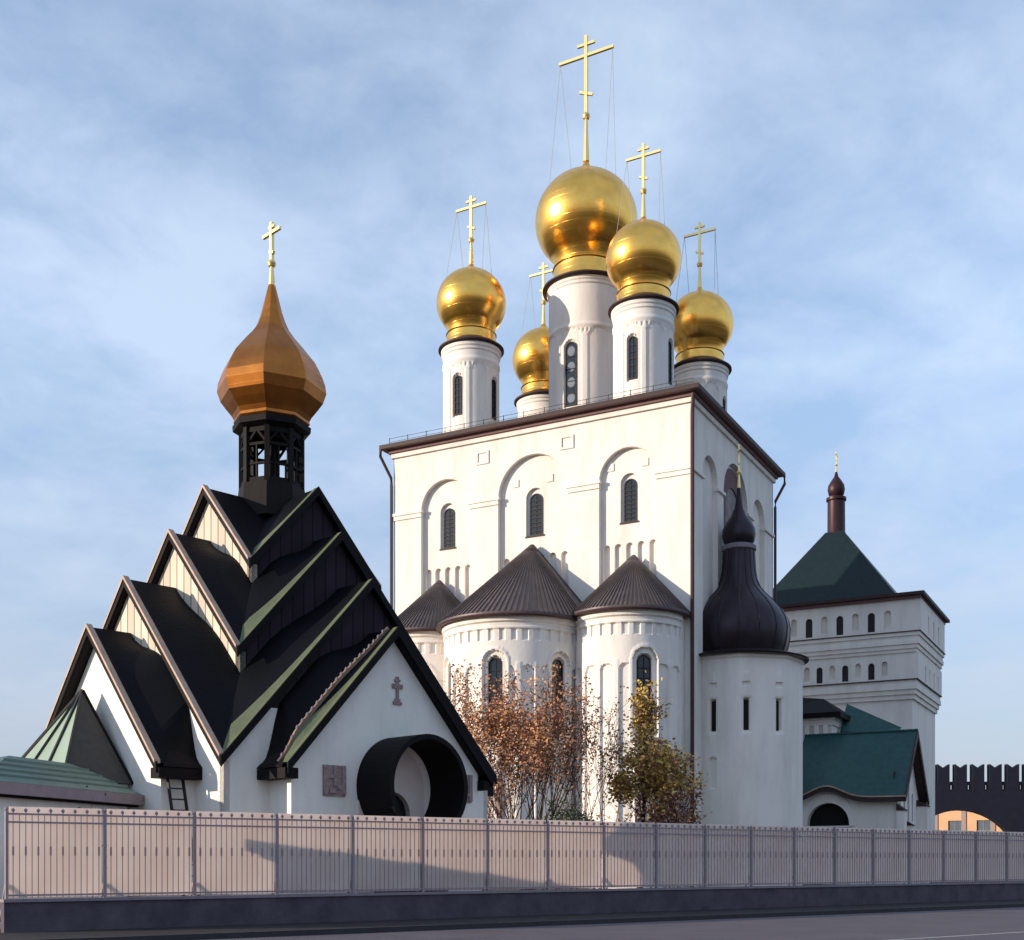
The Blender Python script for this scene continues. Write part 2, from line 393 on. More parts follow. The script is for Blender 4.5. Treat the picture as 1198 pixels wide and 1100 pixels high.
# local: x along the fence, -y towards the road
b = MB(); b.box(-0.08, SP * NP + .08, -0.14, 0.16, -0.2, PL - .07, M['plinth'])
b.build('plinth', fence)
b = MB(); b.box(-0.10, SP * NP + .1, -0.19, 0.19, PL - .067, PL, M['coping']); b.build('coping', fence)
ps = MB(); ps.box(0.06, SP - .06, 0.02, 0.035, PL + .03, PL + PH, M['sheet'])
grl = MB()
for z in (PL + .08, PL + PH - .16, PL + PH - .34):
    grl.box(0.04, SP - .04, -0.035, -0.005, z - .02, z + .02, M['iron'])
npk = 15
for i in range(npk):
    x = .07 + (SP - .14) * (i + .5) / npk
    top = PL + PH - (.075 if i % 2 == 0 else .15)
    grl.box(x - .007, x + .007, -0.028, -0.010, PL + .03, top, M['iron'])
    if i % 2 == 0:
        grl.lathe([(.004, top - .05), (.035, top - .02), (.038, top + .01), (.004, top + .05)], M['iron'], 8, (x, -.019))
        zc = PL + PH * .52
        grl.box(x - .017, x + .017, -0.034, -0.004, zc - .10, zc + .10, M['iron'])
post = MB(); post.box(-.028, .028, -.05, .04, PL, PL + PH - .10, M['iron'])
post.lathe([(.004, PL + PH - .10), (.04, PL + PH - .07), (.04, PL + PH - .04), (.004, PL + PH)], M['iron'], 10)
post.beam((0, .05, PL + .32), (0, .55, PL - .5), .05, .05, M['iron'])
p0 = ps.build('panel', fence); gr0 = grl.build('grille', p0); po0 = post.build('post', fence)
for i in range(1, NP): dup(p0, fence, (SP * i, 0, 0))
for i in range(1, NP + 1): dup(po0, fence, (SP * i, 0, 0))
# ------------------------------------------------------------------ cathedral
CA = -math.atan2(.4741, .8805)
CW, CDp, CH = 22.3, 18.2, 31.0
cath = thing('cathedral', 'tall white cathedral with five golden onion domes and three rounded apses', 'cathedral', (11.2, 75, 0), CA)
def TE(u, z, w): return (-u, w, z)              # front wall, u from the near corner leftwards
def TS(u, z, w): return (-w, u, z)              # right-hand wall, u from the near corner backwards
w = MB(); P = M['plaster']
bays = [(2.3, 6.3), (8.5, 13.8), (16.0, 20.0)]
outer = [(0, 0), (CW, 0), (CW, CH), (0, CH)]
w.plate(outer, [arch(a, c, 18.2, 26.3, 20) for a, c in bays], lambda u, z, d: TE(u, z, d), 0.35, P)
holes = []
wins = [(4.3, .62), (11.15, .68), (18.0, .62)]
for u, hw in wins: holes.append(arch(u - hw, u + hw, 23.55, 26.1, 14))
for a, c in bays:
    n = 5 if c - a < 4.5 else 6
    sp_ = (c - a) / n
    for i in range(n):
        uc = a + sp_ * (i + .5); holes.append(arch(uc - sp_ * .30, uc + sp_ * .30, 19.3, 22.0, 8))
w.plate([(1.5, 18), (20.8, 18), (20.8, 29.6), (1.5, 29.6)], holes, lambda u, z, d: TE(u, z, .353 + d), 0.22, P)
w.box(-20.9, -1.4, .576, .75, 17.5, 30, P)      # backing of niches and windows
# right-hand wall
sb = [(2.2, 5.2), (6.4, 11.8), (13.0, 16.0)]
w.plate([(0.002, 0), (CDp, 0), (CDp, CH), (0.002, CH)], [arch(a, c, 12, 26.4 if c - a > 4 else 26.6, 20) for a, c in sb], lambda u, z, d: TS(u, z, d), 0.35, P)
w.box(-.62, -.353, 1.5, CDp - 1.2, 11, 30, P)
# far walls
w.box(-CW + .001, -CW + .3, .5, CDp - .3, 0, CH, P); w.box(-CW, 0, CDp - .25, CDp - .002, 0, CH, P)
# imposts: two stepped bands
for a, c in [(-.14, 2.42), (6.18, 8.62), (13.68, 16.12), (19.88, CW + .14)]:
    w.box(-c, -a, -.14, .18, 26.22, 26.42, P); w.box(-c + .08, -a - .08, -.08, .18, 25.92, 26.217, P)
for a, c in [(-.13, 2.32), (5.08, 6.52), (11.68, 13.12), (15.88, CDp)]:
    w.box(-.2, .14, a, c, 26.22, 26.42, P)
# small square panels and slots high on the wall
for u in (2.6 + 6, 15.0, 4.3, 18.0):
    zc = 28.6 if u in (4.3, 18.0) else 29.3
    if u in (4.3, 18.0): continue
    w.plate([(u - .5, zc - .45), (u + .5, zc - .45), (u + .5, zc + .45), (u - .5, zc + .45)], [[(u - .36, zc - .31), (u + .36, zc - .31), (u + .36, zc + .31), (u - .36, zc + .31)]], lambda a, z, d: TE(a, z, d - .07), .07, P)
for u in (10.0, 12.6, 3.2, 5.6):
    w.box(-u - .22, -u + .22, .29, .352, 27.0, 27.5, P)
w.build('wall', cath)
# window glass
for u, hw in wins: glazed_window(lambda a, z, d: TE(a, z, .57 + d), u, hw * .72, 23.62, 25.95, cath, bars=9)
for u, hw in wins:
    b = MB(); b.box(-u - hw - .05, -u + hw + .05, .30, .575, 23.46, 23.56, M['dark_trim']); b.build('window_sill', cath)
# arched mosaic niche on the right wall
b = MB()
b.plate(arch(6.65, 11.55, 12, 26.35, 20), [arch(7.6, 10.6, 12.5, 26.0, 18)], lambda u, z, d: TS(u, z, .25 + d), .1, M['mosaic'])
b.plate(arch(7.55, 10.65, 12, 26.05, 18), [], lambda u, z, d: TS(u, z, .33 + d), .01, M['mosaic_pale'])
b.build('mosaic_niche', cath)
# cornice and roof
b = MB()
ov = .75
def ring_box(bm, o0, o1, z0, z1, m):
    bm.box(-CW - o1, o1, -o1, -o0, z0, z1, m); bm.box(-CW - o1, o1, CDp + o0, CDp + o1, z0, z1, m)
    bm.box(-CW - o1, -CW - o0, -o0, CDp + o0, z0, z1, m); bm.box(o0, o1, -o0, CDp + o0, z0, z1, m)
ring_box(b, .0, .16, CH - .62, CH - .30, P); ring_box(b, .0, .30, CH - .297, CH - .05, M['soffit'])
b.build('cornice', cath)
b = MB()
x0, x1, y0, y1 = -CW - ov, ov, -ov, CDp + ov; rz = 34.2
b.add([(x0, y0, CH - .04), (x1, y0, CH - .04), (x1, y1, CH - .04), (x0, y1, CH - .04)], [(0, 1, 2, 3)], M['soffit'])
b.add([(x0, y0, CH - .04), (x1, y0, CH - .04), (x1, y1, CH - .04), (x0, y1, CH - .04), (x0, y0, CH + .24), (x1, y0, CH + .24), (x1, y1, CH + .24), (x0, y1, CH + .24),
       (x0 + 9.5, CDp / 2, rz), (x1 - 9.5, CDp / 2, rz)],
      [(0, 1, 5, 4), (1, 2, 6, 5), (2, 3, 7, 6), (3, 0, 4, 7), (4, 5, 9, 8), (5, 6, 9), (6, 7, 8, 9), (7, 4, 8)], M['dark_trim'])
b.build('roof', cath)
b = MB()
for i in range(60):
    x = x0 + .5 + (x1 - x0 - 1) * i / 59
    if i % 4 == 0: b.box(x - .02, x + .02, y0 + .55, y0 + .59, CH + .2, CH + .85, M['lead'])
for z in (.55, .8): b.box(x0 + .5, x1 - .5, y0 + .56, y0 + .58, CH + z - .012, CH + z + .012, M['lead'])
b.build('roof_rail', cath)
# downpipes
b = MB(); b.tube([(-CW - .7, -.65, CH + .05), (-CW - .75, -.6, CH - .5), (-CW - .16, -.12, CH - 2.0), (-CW - .14, -.1, CH - 2.6), (-CW - .14, -.1, 0)], .11, M['pipe']); b.build('downpipe', cath)
b = MB(); b.tube([(.25, -.25, CH - .1), (.17, -.17, CH - .8), (.14, -.14, CH - 1.4), (.14, -.14, 0)], .13, M['pipe']); b.build('downpipe', cath)
b = MB(); b.tube([(.7, CDp + .6, CH), (.72, CDp + .65, CH - .6), (.15, CDp + .12, CH - 2.0), (.13, CDp + .12, CH - 2.5), (.13, CDp + .12, 0)], .11, M['pipe']); b.build('downpipe', cath)

# drums with domes ----------------------------------------------------------
def make_drum(rd, zb, zt, rdome, zc, win_z, win_hw, cross_h, bar, dome_top):
    wz0, wz1 = win_z
    d = MB()
    nb = 8; fz = wz1 + .45
    def fn(a, z):
        t = ((a + PI / nb) % (2 * PI / nb)) - PI / nb      # window bays on the four axes
        u = t * rd
        k = round(a / (2 * PI / nb)) % nb
        half = PI / nb * rd
        v = 0.0
        if k % 2 == 0 and arch_in(u, z, 0, win_hw + .12, wz0 - .1, wz1 - win_hw): v = .22
        elif arch_in(u, z, 0, half * .80, zb + .8, fz - half * .35): v = .06
        if fz + .5 < z < fz + .75: v = -.05
        if zt - .55 < z < zt - .3: v = -.07
        if zt - .3 <= z: v = -.14
        if fz + .1 < z < fz + .38 and (u * 3.2) % 1 < .5: v = .05
        return v
    d.hfcyl(rd, zb, zt, 0, 2 * PI, 232, int((zt - zb) / .085), fn, P)
    o = d.build('drum', cath)
    for k in range(4):
        a = k * PI / 2
        ca, sa = math.cos(a), math.sin(a)
        def T(u, z, w_, ca=ca, sa=sa): 
            r_ = rd - .20 - w_
            return (ca * r_ - sa * u, sa * r_ + ca * u, z)
        big = win_hw > .4
        glazed_window(T, 0, win_hw, wz0, wz1 - win_hw, o, bars=5 if big else 6, rings=big)
    e = MB()
    re = rd * 1.17
    e.lathe([(rd + .12, zt - .05), (re - .06, zt - .02), (re, zt + .03), (re, zt + .13), (rd * .93, zt + .45), (rd * .9, zt + .46)], M['dark_trim'], 56); e.build('eave', o)
    bz = zt + .42; br = rd * .89; bh = rdome * .33
    e = MB(); e.lathe([(br, bz), (br + .03, bz + .1), (br, bz + .18), (br * .985, bz + bh - .15), (br * 1.02, bz + bh - .08), (br * 1.0, bz + bh)], M['gold'], 56); e.build('collar', o)
    # dome
    prof = [(br * .92, bz + bh - .02)]
    th0 = -math.acos(min(.999, br * .92 / rdome))
    zlow = zc + rdome * math.sin(th0) * .93
    prof = [(br * .92, min(bz + bh, zlow))]
    for i in range(1, 30):
        th = th0 + (R(62) - th0) * i / 29
        prof.append((rdome * math.cos(th), zc + rdome * math.sin(th) * (.93 if th < 0 else .96)))
    zl = prof[-1][1]; rl = prof[-1][0]
    tip = dome_top + rdome * .22
    for q in range(1, 13):
        t = q / 12
        # ogee from shoulder to the spike
        r_ = rl * (1 - t) ** 1.35 * (1 - .12 * math.sin(PI * t)) + .11 * t
        z_ = zl + (tip - zl) * (t ** 1.75 * .72 + t * .28)
        prof.append((max(r_, .09), z_))
    e = MB(); e.lathe(prof, M['gold'], 72); e.build('dome', o, sharp=50)
    e = MB(); cross_mesh(e, (0, 0, tip - .15), cross_h, bar, M['gold_pale'], t=.23 if big else .18, along=(1, 0, 0)); e.build('cross', o)
    zbar = tip - .15 + cross_h * .84
    e = MB()
    for sx in (-1, 1):
        xb = sx * bar * .48
        for yy in (-rdome * .42, rdome * .42):
            xe = sx * rdome * (.60 if yy < 0 else .45)
            ze = zc + rdome * .93 * math.sqrt(max(0, 1 - (xe ** 2 + yy ** 2) / rdome ** 2))
            e.tube([(xb, 0, zbar), (xe, yy, ze)], .015, M['chain'], 5)
    e.build('stay_chain', o)
    return o
ce = make_drum(2.76, 32.5, 43.6, 3.77, 48.75, (34.4, 39.0), .45, 9.3, 4.4, 52.6)
ce.location = (-CW / 2 - .25, CDp / 2, 0)
sd = make_drum(2.03, 31.0, 38.4, 2.52, 41.9, (33.3, 36.1), .30, 4.95, 2.5, 44.35)
sd.location = (-4.6, 3.5, 0)
for x, y in ((-17.95, 3.5), (-4.6, 14.7), (-17.7, 14.6)): dup(sd, cath, (x, y, 0))

# apses ---------------------------------------------------------------------
def apse(u, q, rr, zt, apex, wins_, seed):
    cx, cy = -u, -q
    a0, a1 = PI - .02, 2 * PI + .02
    rnd = random.Random(seed)
    nb = int(PI * rr / 1.15)
    def fn(a, z):
        s_ = (a - a0) * rr
        v = 0
        for wa in wins_:
            uu = (a - (1.5 * PI + wa)) * rr
            if arch_in(uu, z, 0, .50, 9.6, 13.8): return .42
            if arch_in(uu, z, 0, .78, 9.2, 13.85): return .16
            if arch_in(uu, z, 0, .96, 9.0, 13.9): return -.05
        per = (a1 - a0) * rr / nb
        t = (s_ % per) - per / 2
        if arch_in(t, z, 0, per * .36, 2.0, 13.7 - per * .36): v = .13
        if abs(t) > per * .36 and z < 13.9: v = -.03
        if zt - 1.45 < z < zt - .85:
            t2 = (s_ % .72) / .72
            if t2 < .5 and z < zt - .85 - .0: v = .10
        if zt - .85 <= z < zt - .6: v = -.06
        if zt - .35 <= z: v = -.14
        return v
    m = MB(); m.hfcyl(rr, 0, zt, a0, a1, int(PI * rr / .065), int(zt / .085), fn, P, (cx, cy))
    # straight cheeks back to the wall
    if q > .05:
        m.box(cx - rr, cx - rr + .3, cy + .05, -.002, 0, zt, P); m.box(cx + rr - .3, cx + rr, cy + .05, -.002, 0, zt, P)
    o = m.build('apse', cath)
    for wa in wins_:
        aa = 1.5 * PI + wa; ca, sa = math.cos(aa), math.sin(aa)
        def T(uu, z, w_, ca=ca, sa=sa):
            r_ = rr - .36 - w_
            return (cx + ca * r_ - sa * uu, cy + sa * r_ + ca * uu, z)
        glazed_window(T, 0, .44, 9.7, 13.78, o, bars=7, glass=M['glass'])
    # half-cone roof with standing seams, apex against the wall
    rf = MB(); re = rr + .42; n = 44
    ap = (cx, -.03, apex)
    zt2 = zt + .02
    rimpts = []
    L = [(cx - re, -.03)] + [(cx + re * math.cos(PI + PI * i / n), cy + re * math.sin(PI + PI * i / n)) for i in range(n + 1)] + [(cx + re, -.03)]
    vs = [ap]; 
    for x, y in L: vs += [(x, y, zt2 + .16), (x, y, zt2 - .05)]
    fs = []
    for i in range(len(L) - 1):
        fs.append((0, 1 + 2 * i, 3 + 2 * i)); fs.append((1 + 2 * i, 2 + 2 * i, 4 + 2 * i, 3 + 2 * i))
    rf.add(vs, fs, M['zinc'])
    for i, (x, y) in enumerate(L):
        if i % 1 == 0:
            p1 = Vector((x, y, zt2 + .19)); p0_ = Vector(ap) + Vector((0, 0, .03))
            rf.beam(p0_.lerp(p1, .12 if i % 2 else .02), p1, .035, .07, M['zinc'])
    rf.build('apse_roof', o)
    gu = MB()
    gu.tube([(x, y, zt2 - .02) for x, y in L], .09, M['pipe'], 6)
    gu.add([(x, y, zt2 - .06) for x, y in L], [tuple(range(len(L)))], M['soffit'])
    gu.build('gutter', o)
    return o
apse(11.15, 2.5, 4.62, 16.75, 22.9, [R(12), R(66), R(-42)], 1)
apse(3.85, .85, 3.45, 16.95, 21.3, [R(40)], 2)
apse(18.45, .85, 3.45, 16.95, 21.3, [R(20), R(-30)], 3)
for x, yy, z in ((-7.25, -1.7, 16.5), (-15.2, -1.7, 16.5)):
    b = MB(); b.tube([(x, yy - .8, z), (x, yy - .75, z - .4), (x + .05, yy + .1, z - 1.7), (x + .05, yy + .1, 0)], .11, M['pipe']); b.build('downpipe', cath)
# ------------------------------------------------------------------ corner turret
tur = thing('corner_turret', 'eight-sided white turret with dark bulbous dome beside the right apse', 'turret', (15.05, 79.5, 0), R(12))
def octr(rr):
    def f(a):
        t = ((a + PI / 8) % (PI / 4)) - PI / 8
        return rr * math.cos(PI / 8) / math.cos(t) * .5 + rr * .5 * .965
    return f
slots = [R(235 - 12), R(266 - 12), R(298 - 12), R(205 - 12)]
def tfn(a, z):
    v = 0
    for k, sa in enumerate(slots):
        uu = (((a - sa + PI) % (2 * PI)) - PI) * 3.9
        if abs(uu) < .19 and 9.9 < z < 11.9: return .4
        if abs(uu) < .30 and 9.8 < z < 12.05: v = .06
        if abs(uu) < .24 and 12.7 < z < 13.0: v = .12
        if k == 0 and arch_in(uu, z, 0, .27, 6.3, 8.0): v = .2
        if abs(uu) < .10 and 13.0 < z < 13.6: v = -.06
    if z > 14.5: v = -.10
    return v
b = MB(); b.hfcyl(octr(4.2), 0, 14.75, 0, 2 * PI, 360, 170, tfn, P); b.build('wall', tur)
for sa in slots:
    b = MB(); ca, sn = math.cos(sa), math.sin(sa); rr = 4.04 - .27
    b.box(-.17, .17, -.02, .02, 9.95, 11.85, M['dark'], lambda x, y, z: (ca * (rr + y) - sn * x, sn * (rr + y) + ca * x, z))
    b.build('slit_window', tur)
b = MB(); b.lathe([(3.9, 14.72), (4.5, 14.76), (4.55, 14.86), (3.5, 15.2), (2.9, 15.25)], M['dome_dark'], 48); b.build('eave', tur)
b = MB()
prof = [(3.0, 15.2), (3.18, 15.7), (3.30, 16.3), (3.34, 16.9), (3.22, 17.5), (2.90, 18.1), (2.40, 18.7), (1.84, 19.25), (1.42, 19.75), (1.19, 20.3), (1.08, 21.0), (1.02, 22.2)]
b.lathe(prof, M['dome_dark'], 32)
for k in range(16):
    a = 2 * PI * k / 16; b.tube([((r_ + .01) * math.cos(a), (r_ + .01) * math.sin(a), z) for r_, z in prof], .028, M['dome_dark'], 4, False)
b.build('dome', tur)
b = MB(); b.lathe([(1.0, 22.18), (1.14, 22.25), (1.14, 22.5), (.95, 22.6)], M['coping'], 32); b.build('ring', tur)
b = MB(); b.lathe([(.8, 22.58), (1.02, 22.85), (1.12, 23.25), (1.08, 23.65), (.86, 24.1), (.55, 24.5), (.32, 25.0), (.17, 25.7), (.1, 26.6)], M['dome_dark'], 24); b.build('cupola', tur)
b = MB(); cross_mesh(b, (0, 0, 26.4), 2.9, 1.1, M['gold_pale'], .12, along=(.3, .95, 0)); b.build('cross', tur)

# ------------------------------------------------------------------ gate tower
twr = thing('gate_tower', 'square white tower with dark green pyramid roof behind the porch', 'tower', (33.75, 100.3, 0), CA)
TWx, TWy = 16.0, 12.4
def tier(bm, o, z0, z1, m=P): bm.box(-TWx - o, o, -o, TWy + o, z0, z1, m)
b = MB()
def tower_storey(o, z0, z1, us, ww, zb, zt_, blind):
    hs = []
    for u in us: hs.append(arch(u - ww, u + ww, zb, zt_ - ww, 8))
    for u in blind: hs.append(arch(u - ww * .9, u + ww * .9, zb + .25, zt_ - ww + .1, 8))
    b.plate([(0, z0), (TWx, z0), (TWx, z1), (0, z1)], hs, lambda u, z, d: (o - u, -o + d, z), .3, P)
    b.box(-TWx, o - .003, -o + .303, TWy + o, z0, z1, P)
    side = [arch(u - ww, u + ww, zb, zt_ - ww, 8) for u in us if u < TWy - 1]
    b.plate([(0.004, z0), (TWy + o, z0), (TWy + o, z1), (0.004, z1)], side, lambda u, z, d: (o + .25 - d, -o + u, z), .25, P)
up = [1.4 + .0 + 2.65 * i + 2.4 for i in range(4)]
tower_storey(.25, 20.9, 23.6, up, .30, 21.1, 22.75, [u + 1.32 for u in up] + [2.45])
lo_ = [3.6 + 2.2 * i for i in range(5)]
tower_storey(.0, 16.9, 19.2, lo_, .27, 17.1, 18.5, [u + 1.1 for u in lo_] + [2.5])
for o, z0, z1 in ((.12, 19.2, 19.5), (.24, 19.5, 19.85), (.36, 19.85, 20.2), (.30, 20.2, 20.55), (.42, 20.55, 20.85)): tier(b, o, z0 + .002, z1)
for o, z0, z1 in ((-.12, 15.3, 15.7), (0.02, 15.7, 16.1), (.16, 16.1, 16.5), (.1, 16.5, 16.88)): tier(b, o, z0 + .002, z1)
tier(b, -.3, 0, 15.3)
b.build('wall', twr)
b = MB(); tier(b, .52, 20.852, 20.92, M['dark_trim']); tier(b, .26, 16.882, 16.95, M['dark_trim']); b.build('ledge', twr)
for u in up: glazed_window(lambda a, z, d: (.25 - a, -.25 + .2 + d, z), u, .28, 21.12, 22.45, twr, bars=3)
for u in lo_: glazed_window(lambda a, z, d: (-a, .2 + d, z), u, .25, 17.12, 18.22, twr, bars=3)
b = MB(); tier(b, .5, 23.603, 23.85, M['soffit']); tier(b, .85, 23.853, 24.1, M['dark_trim']); b.build('cornice', twr)
b = MB(); cx, cy = -TWx / 2, TWy / 2
hx, hy = TWx / 2 - 1.5, TWy / 2 - 1.0
nk = .8
vs = [(cx - hx, cy - hy, 24.05), (cx + hx, cy - hy, 24.05), (cx + hx, cy + hy, 24.05), (cx - hx, cy + hy, 24.05), (cx - nk, cy - nk, 31.6), (cx + nk, cy - nk, 31.6), (cx + nk, cy + nk, 31.6), (cx - nk, cy + nk, 31.6)]
b.add(vs, [(0, 1, 5, 4), (1, 2, 6, 5), (2, 3, 7, 6), (3, 0, 4, 7), (4, 5, 6, 7)], M['dark_green'])
b.build('roof', twr)
b = MB(); b.lathe([(.95, 31.3), (.80, 31.7), (.78, 34.5), (.9, 34.6), (.9, 34.85), (.6, 34.95)], M['neck_red'], 20, (cx, cy)); b.build('roof_neck', twr)
b = MB(); b.lathe([(.45, 34.9), (.68, 35.15), (.78, 35.6), (.72, 36.0), (.45, 36.45), (.2, 36.8), (.08, 37.3)], M['neck_red'], 20, (cx, cy)); b.build('cupola', twr)
b = MB(); cross_mesh(b, (cx, cy, 37.2), 1.9, .8, M['gold_pale'], .10, along=(0, 1, 0)); b.build('cross', twr)

# ------------------------------------------------------------------ porch house with green roof
gh = thing('gate_porch', 'white porch with teal green roof and dark arched gateway beside the turret', 'porch', (27.0, 84.0, 0), CA)
b = MB(); GW, GD, ez, rz_ = 7.4, 8.4, 6.5, 11.2
b.plate([(0, 0), (GW, 0), (GW, ez + .1), (0, ez + .1)], [arch(3.3, 6.3, 0.02, 4.35, 16)], lambda u, z, d: (-u, d, z), .6, P)
gab = [(0, 0), (GD, 0), (GD, ez), (GD / 2, rz_ - .2), (0, ez)]
hs = [arch(.7, 1.3, 3.2, 5.6, 8), arch(2.4, 3.0, 4.6, 6.5, 8), arch(3.9, 4.7, 3.4, 7.1, 8), arch(5.6, 6.2, 4.6, 6.4, 8)]
b.plate(gab, hs, lambda u, z, d: (-d, u + .002, z), .3, P)
b.box(-GW + .0, -GW + .3, .6, GD, 0, ez, P)
b.box(-GW, -.303, GD - .3, GD - .002, 0, ez, P)
b.plate(arch(2.9, 6.7, 4.2, 4.6, 18), [arch(3.3, 6.3, 4.1, 4.35, 16)], lambda u, z, d: (-u, -.12 + d, z), .118, P)
b.build('wall', gh)
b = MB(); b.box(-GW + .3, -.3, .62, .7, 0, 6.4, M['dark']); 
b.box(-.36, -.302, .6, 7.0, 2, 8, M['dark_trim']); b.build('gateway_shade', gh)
b = MB()
# front slope whose lower edge bows up over the gateway
n = 28; top = []; low = []; lowb = []
for i in range(n + 1):
    u = -.7 + (GW + .9) * i / n
    bump = 0.85 * math.exp(-((u - 4.8) / 1.5) ** 2)
    top.append((-u, GD / 2, rz_)); low.append((-u, -.7, ez - .35 + bump)); lowb.append((-u, -.7, ez - .70 + bump))
vs = top + low + lowb
fs = [(i, i + 1, n + 2 + i, n + 1 + i) for i in range(n)]
b.add(vs, fs, M['green_roof'])
b.add(vs, [(n + 1 + i, n + 2 + i, 2 * n + 3 + i, 2 * n + 2 + i) for i in range(n)], M['dark_trim'])
b.add([(.7, GD / 2, rz_), (-GW - .2, GD / 2, rz_), (-GW - .2, GD + .6, ez - .3), (.7, GD + .6, ez - .3)], [(0, 1, 2, 3)], M['green_roof'])
for s_, (ya, za, yb, zb_) in enumerate(((-.7, ez - .35, GD / 2, rz_), (GD / 2, rz_, GD + .6, ez - .3))):
    b.beam((.66, ya, za - .2), (.66, yb, zb_ - .2), .12, .36, M['dark_trim'])
    b.beam((.3, ya, za - .30), (.3, yb, zb_ - .30), .5, .10, M['dark_trim'])
for i in range(n): b.beam((low[i][0], low[i][1] - .03, low[i][2] + .04), (low[i + 1][0], low[i + 1][1] - .03, low[i + 1][2] + .04), .10, .10, M['pale_edge'])  # pale line paints a highlight along the bowed eave
b.tube([(.7, GD / 2, rz_ + .03), (-GW - .2, GD / 2, rz_ + .03)], .1, M['green_roof'], 6)
b.build('roof', gh)
for (u0, u1, z0, z1) in ((.72, 1.28, 3.2, 5.5), (2.42, 2.98, 4.6, 6.4), (3.95, 4.65, 3.4, 7.0), (5.62, 6.18, 4.6, 6.3)):
    glazed_window(lambda a, z, d: (-.2 - d, a, z), (u0 + u1) / 2, (u1 - u0) / 2 - .03, z0 + .05, z1, gh, bars=4)

for (y0_, y1_, w_, h_) in ((-.3, .55, .55, 5.2), (1.7, 2.3, .75, 4.2), (3.1, 3.8, .95, 3.2), (7.6, 8.5, .8, 5.8)):
    b = MB(); b.box(.003, w_, y0_, y1_, 0, h_, P)
    b.add([(.003, y0_ - .08, h_ + .5), (w_ + .12, y0_ - .08, h_), (w_ + .12, y1_ + .08, h_), (.003, y1_ + .08, h_ + .5), (.003, y0_ - .08, h_ + .002), (.003, y1_ + .08, h_ + .002)], [(0, 1, 2, 3), (0, 4, 1), (3, 2, 5), (1, 4, 5, 2)], M['dark_trim'])
    b.build('buttress', gh)

# link wing between turret and tower
lw = thing('link_wing', 'narrow white wing with corbelled top and small black roof above the porch', 'building', (24.2, 91.0, 0), CA)
b = MB(); b.box(-6.2, .1, 0, 6, 0, 12.0, P)
b.box(-6.35, .25, -.15, 6, 12.002, 12.4, P); b.box(-6.5, .4, -.3, 6, 12.402, 12.8, P)
for i in range(9): b.box(-6.1 + .7 * i, -5.75 + .7 * i, -.26, -.152, 11.3, 12.0, P)
b.build('wall', lw)
b = MB(); b.add([(-6.8, -.8, 12.85), (.9, -.8, 12.85), (.9, 6.2, 12.85), (-6.8, 6.2, 12.85), (-6.8, 2.8, 15.1), (-1.2, 2.8, 14.4)], [(0, 1, 5, 4), (1, 2, 5), (2, 3, 4, 5), (0, 3, 4), (0, 1, 2, 3)], M['black_roof'])
b.box(-6.8, .9, -.82, -.7, 12.5, 12.9, M['fascia_dark']); b.box(.78, .92, -.697, 6.2, 12.5, 12.9, M['fascia_dark']); b.build('roof', lw)
b = MB(); b.add([(.42, 1.2, 11.6), (4.6, 1.2, 11.3), (4.6, 3.5, 11.9), (.42, 3.5, 14.0)], [(0, 1, 2, 3)], M['green_roof'])
b.add([(.42, 1.2, 11.6), (4.6, 1.2, 11.3), (4.6, 1.2, 11.0), (.42, 1.2, 11.3)], [(0, 1, 2, 3)], M['dark_trim']); b.build('lean_to_roof', lw)

# ------------------------------------------------------------------ crenellated wall and house behind
cw = thing('crenellated_wall', 'dark blue crenellated wall with an arched opening at far right', 'wall', (44.0, 130, 0), R(-2))
b = MB()
outer = [(0, 0), (60, 0), (60, 9.3), (0, 9.3)]
ar = [(1.5 - 1.3, .02)]
pts = []
for i in range(25):
    t = PI - PI * i / 24
    pts.append((4.6 + 6.6 * math.cos(t), .6 + 6.6 * math.sin(t)))
hole = [p for p in pts if p[0] > .2]
hole = [(.2, .02)] + hole + [(11.2, .02)]
b.plate(outer, [hole, [(x + 16, z) for x, z in hole], [(x + 32, z) for x, z in hole]], lambda u, z, d: (u, d, z), 1.2, M['navy'], back=True)
b.build('wall', cw)
for i in range(31):
    b = MB(); x = .3 + 1.86 * i
    b.plate([(x, 9.302), (x + 1.28, 9.302), (x + 1.28, 12.2), (x + .64, 11.75), (x, 12.2)], [], lambda u, z, d: (u, d, z), .9, M['navy'], back=True)
    b.plate([(x + 1.28, 9.302), (x + 1.86, 9.302), (x + 1.86, 10.3), (x + 1.28, 10.3)], [[(x + 1.42, 9.45), (x + 1.72, 9.45), (x + 1.72, 9.95), (x + 1.42, 9.95)]], lambda u, z, d: (u, d + .1, z), .7, M['navy'], back=True)
    b.build('merlon', cw)
bh_ = thing('background_house', 'sunlit ochre house seen through the arch of the dark wall', 'house', (46.0, 152, 0), R(-38))
b = MB(); b.plate([(-4, 0), (26, 0), (26, 8.2), (-4, 8.2)], [[(u, 3.2), (u + 1.6, 3.2), (u + 1.6, 6.6), (u, 6.6)] for u in (-1, 2.4, 5.8, 9.2, 12.6, 16.0, 19.4)], lambda u, z, d: (u, d, z), .3, M['ochre'])
b.box(-4, 26, .31, 10, 0, 8.2, M['ochre']); b.build('wall', bh_)
for u in (-2.6, .9, 4.3, 7.7, 11.1, 14.5, 17.9):
    b = MB(); b.box(u - .28, u + .28, -.12, -.003, 0, 8.0, M['relief']); b.build('pilaster', bh_)
for u in (-1, 2.4, 5.8, 9.2, 12.6, 16.0, 19.4):
    b = MB(); b.box(u, u + 1.6, .2, .26, 3.2, 6.6, M['glass_light']); b.box(u + .76, u + .84, .15, .197, 3.2, 6.6, M['coping']); b.box(u, u + 1.6, .14, .149, 5.3, 5.4, M['coping']); b.build('window', bh_)
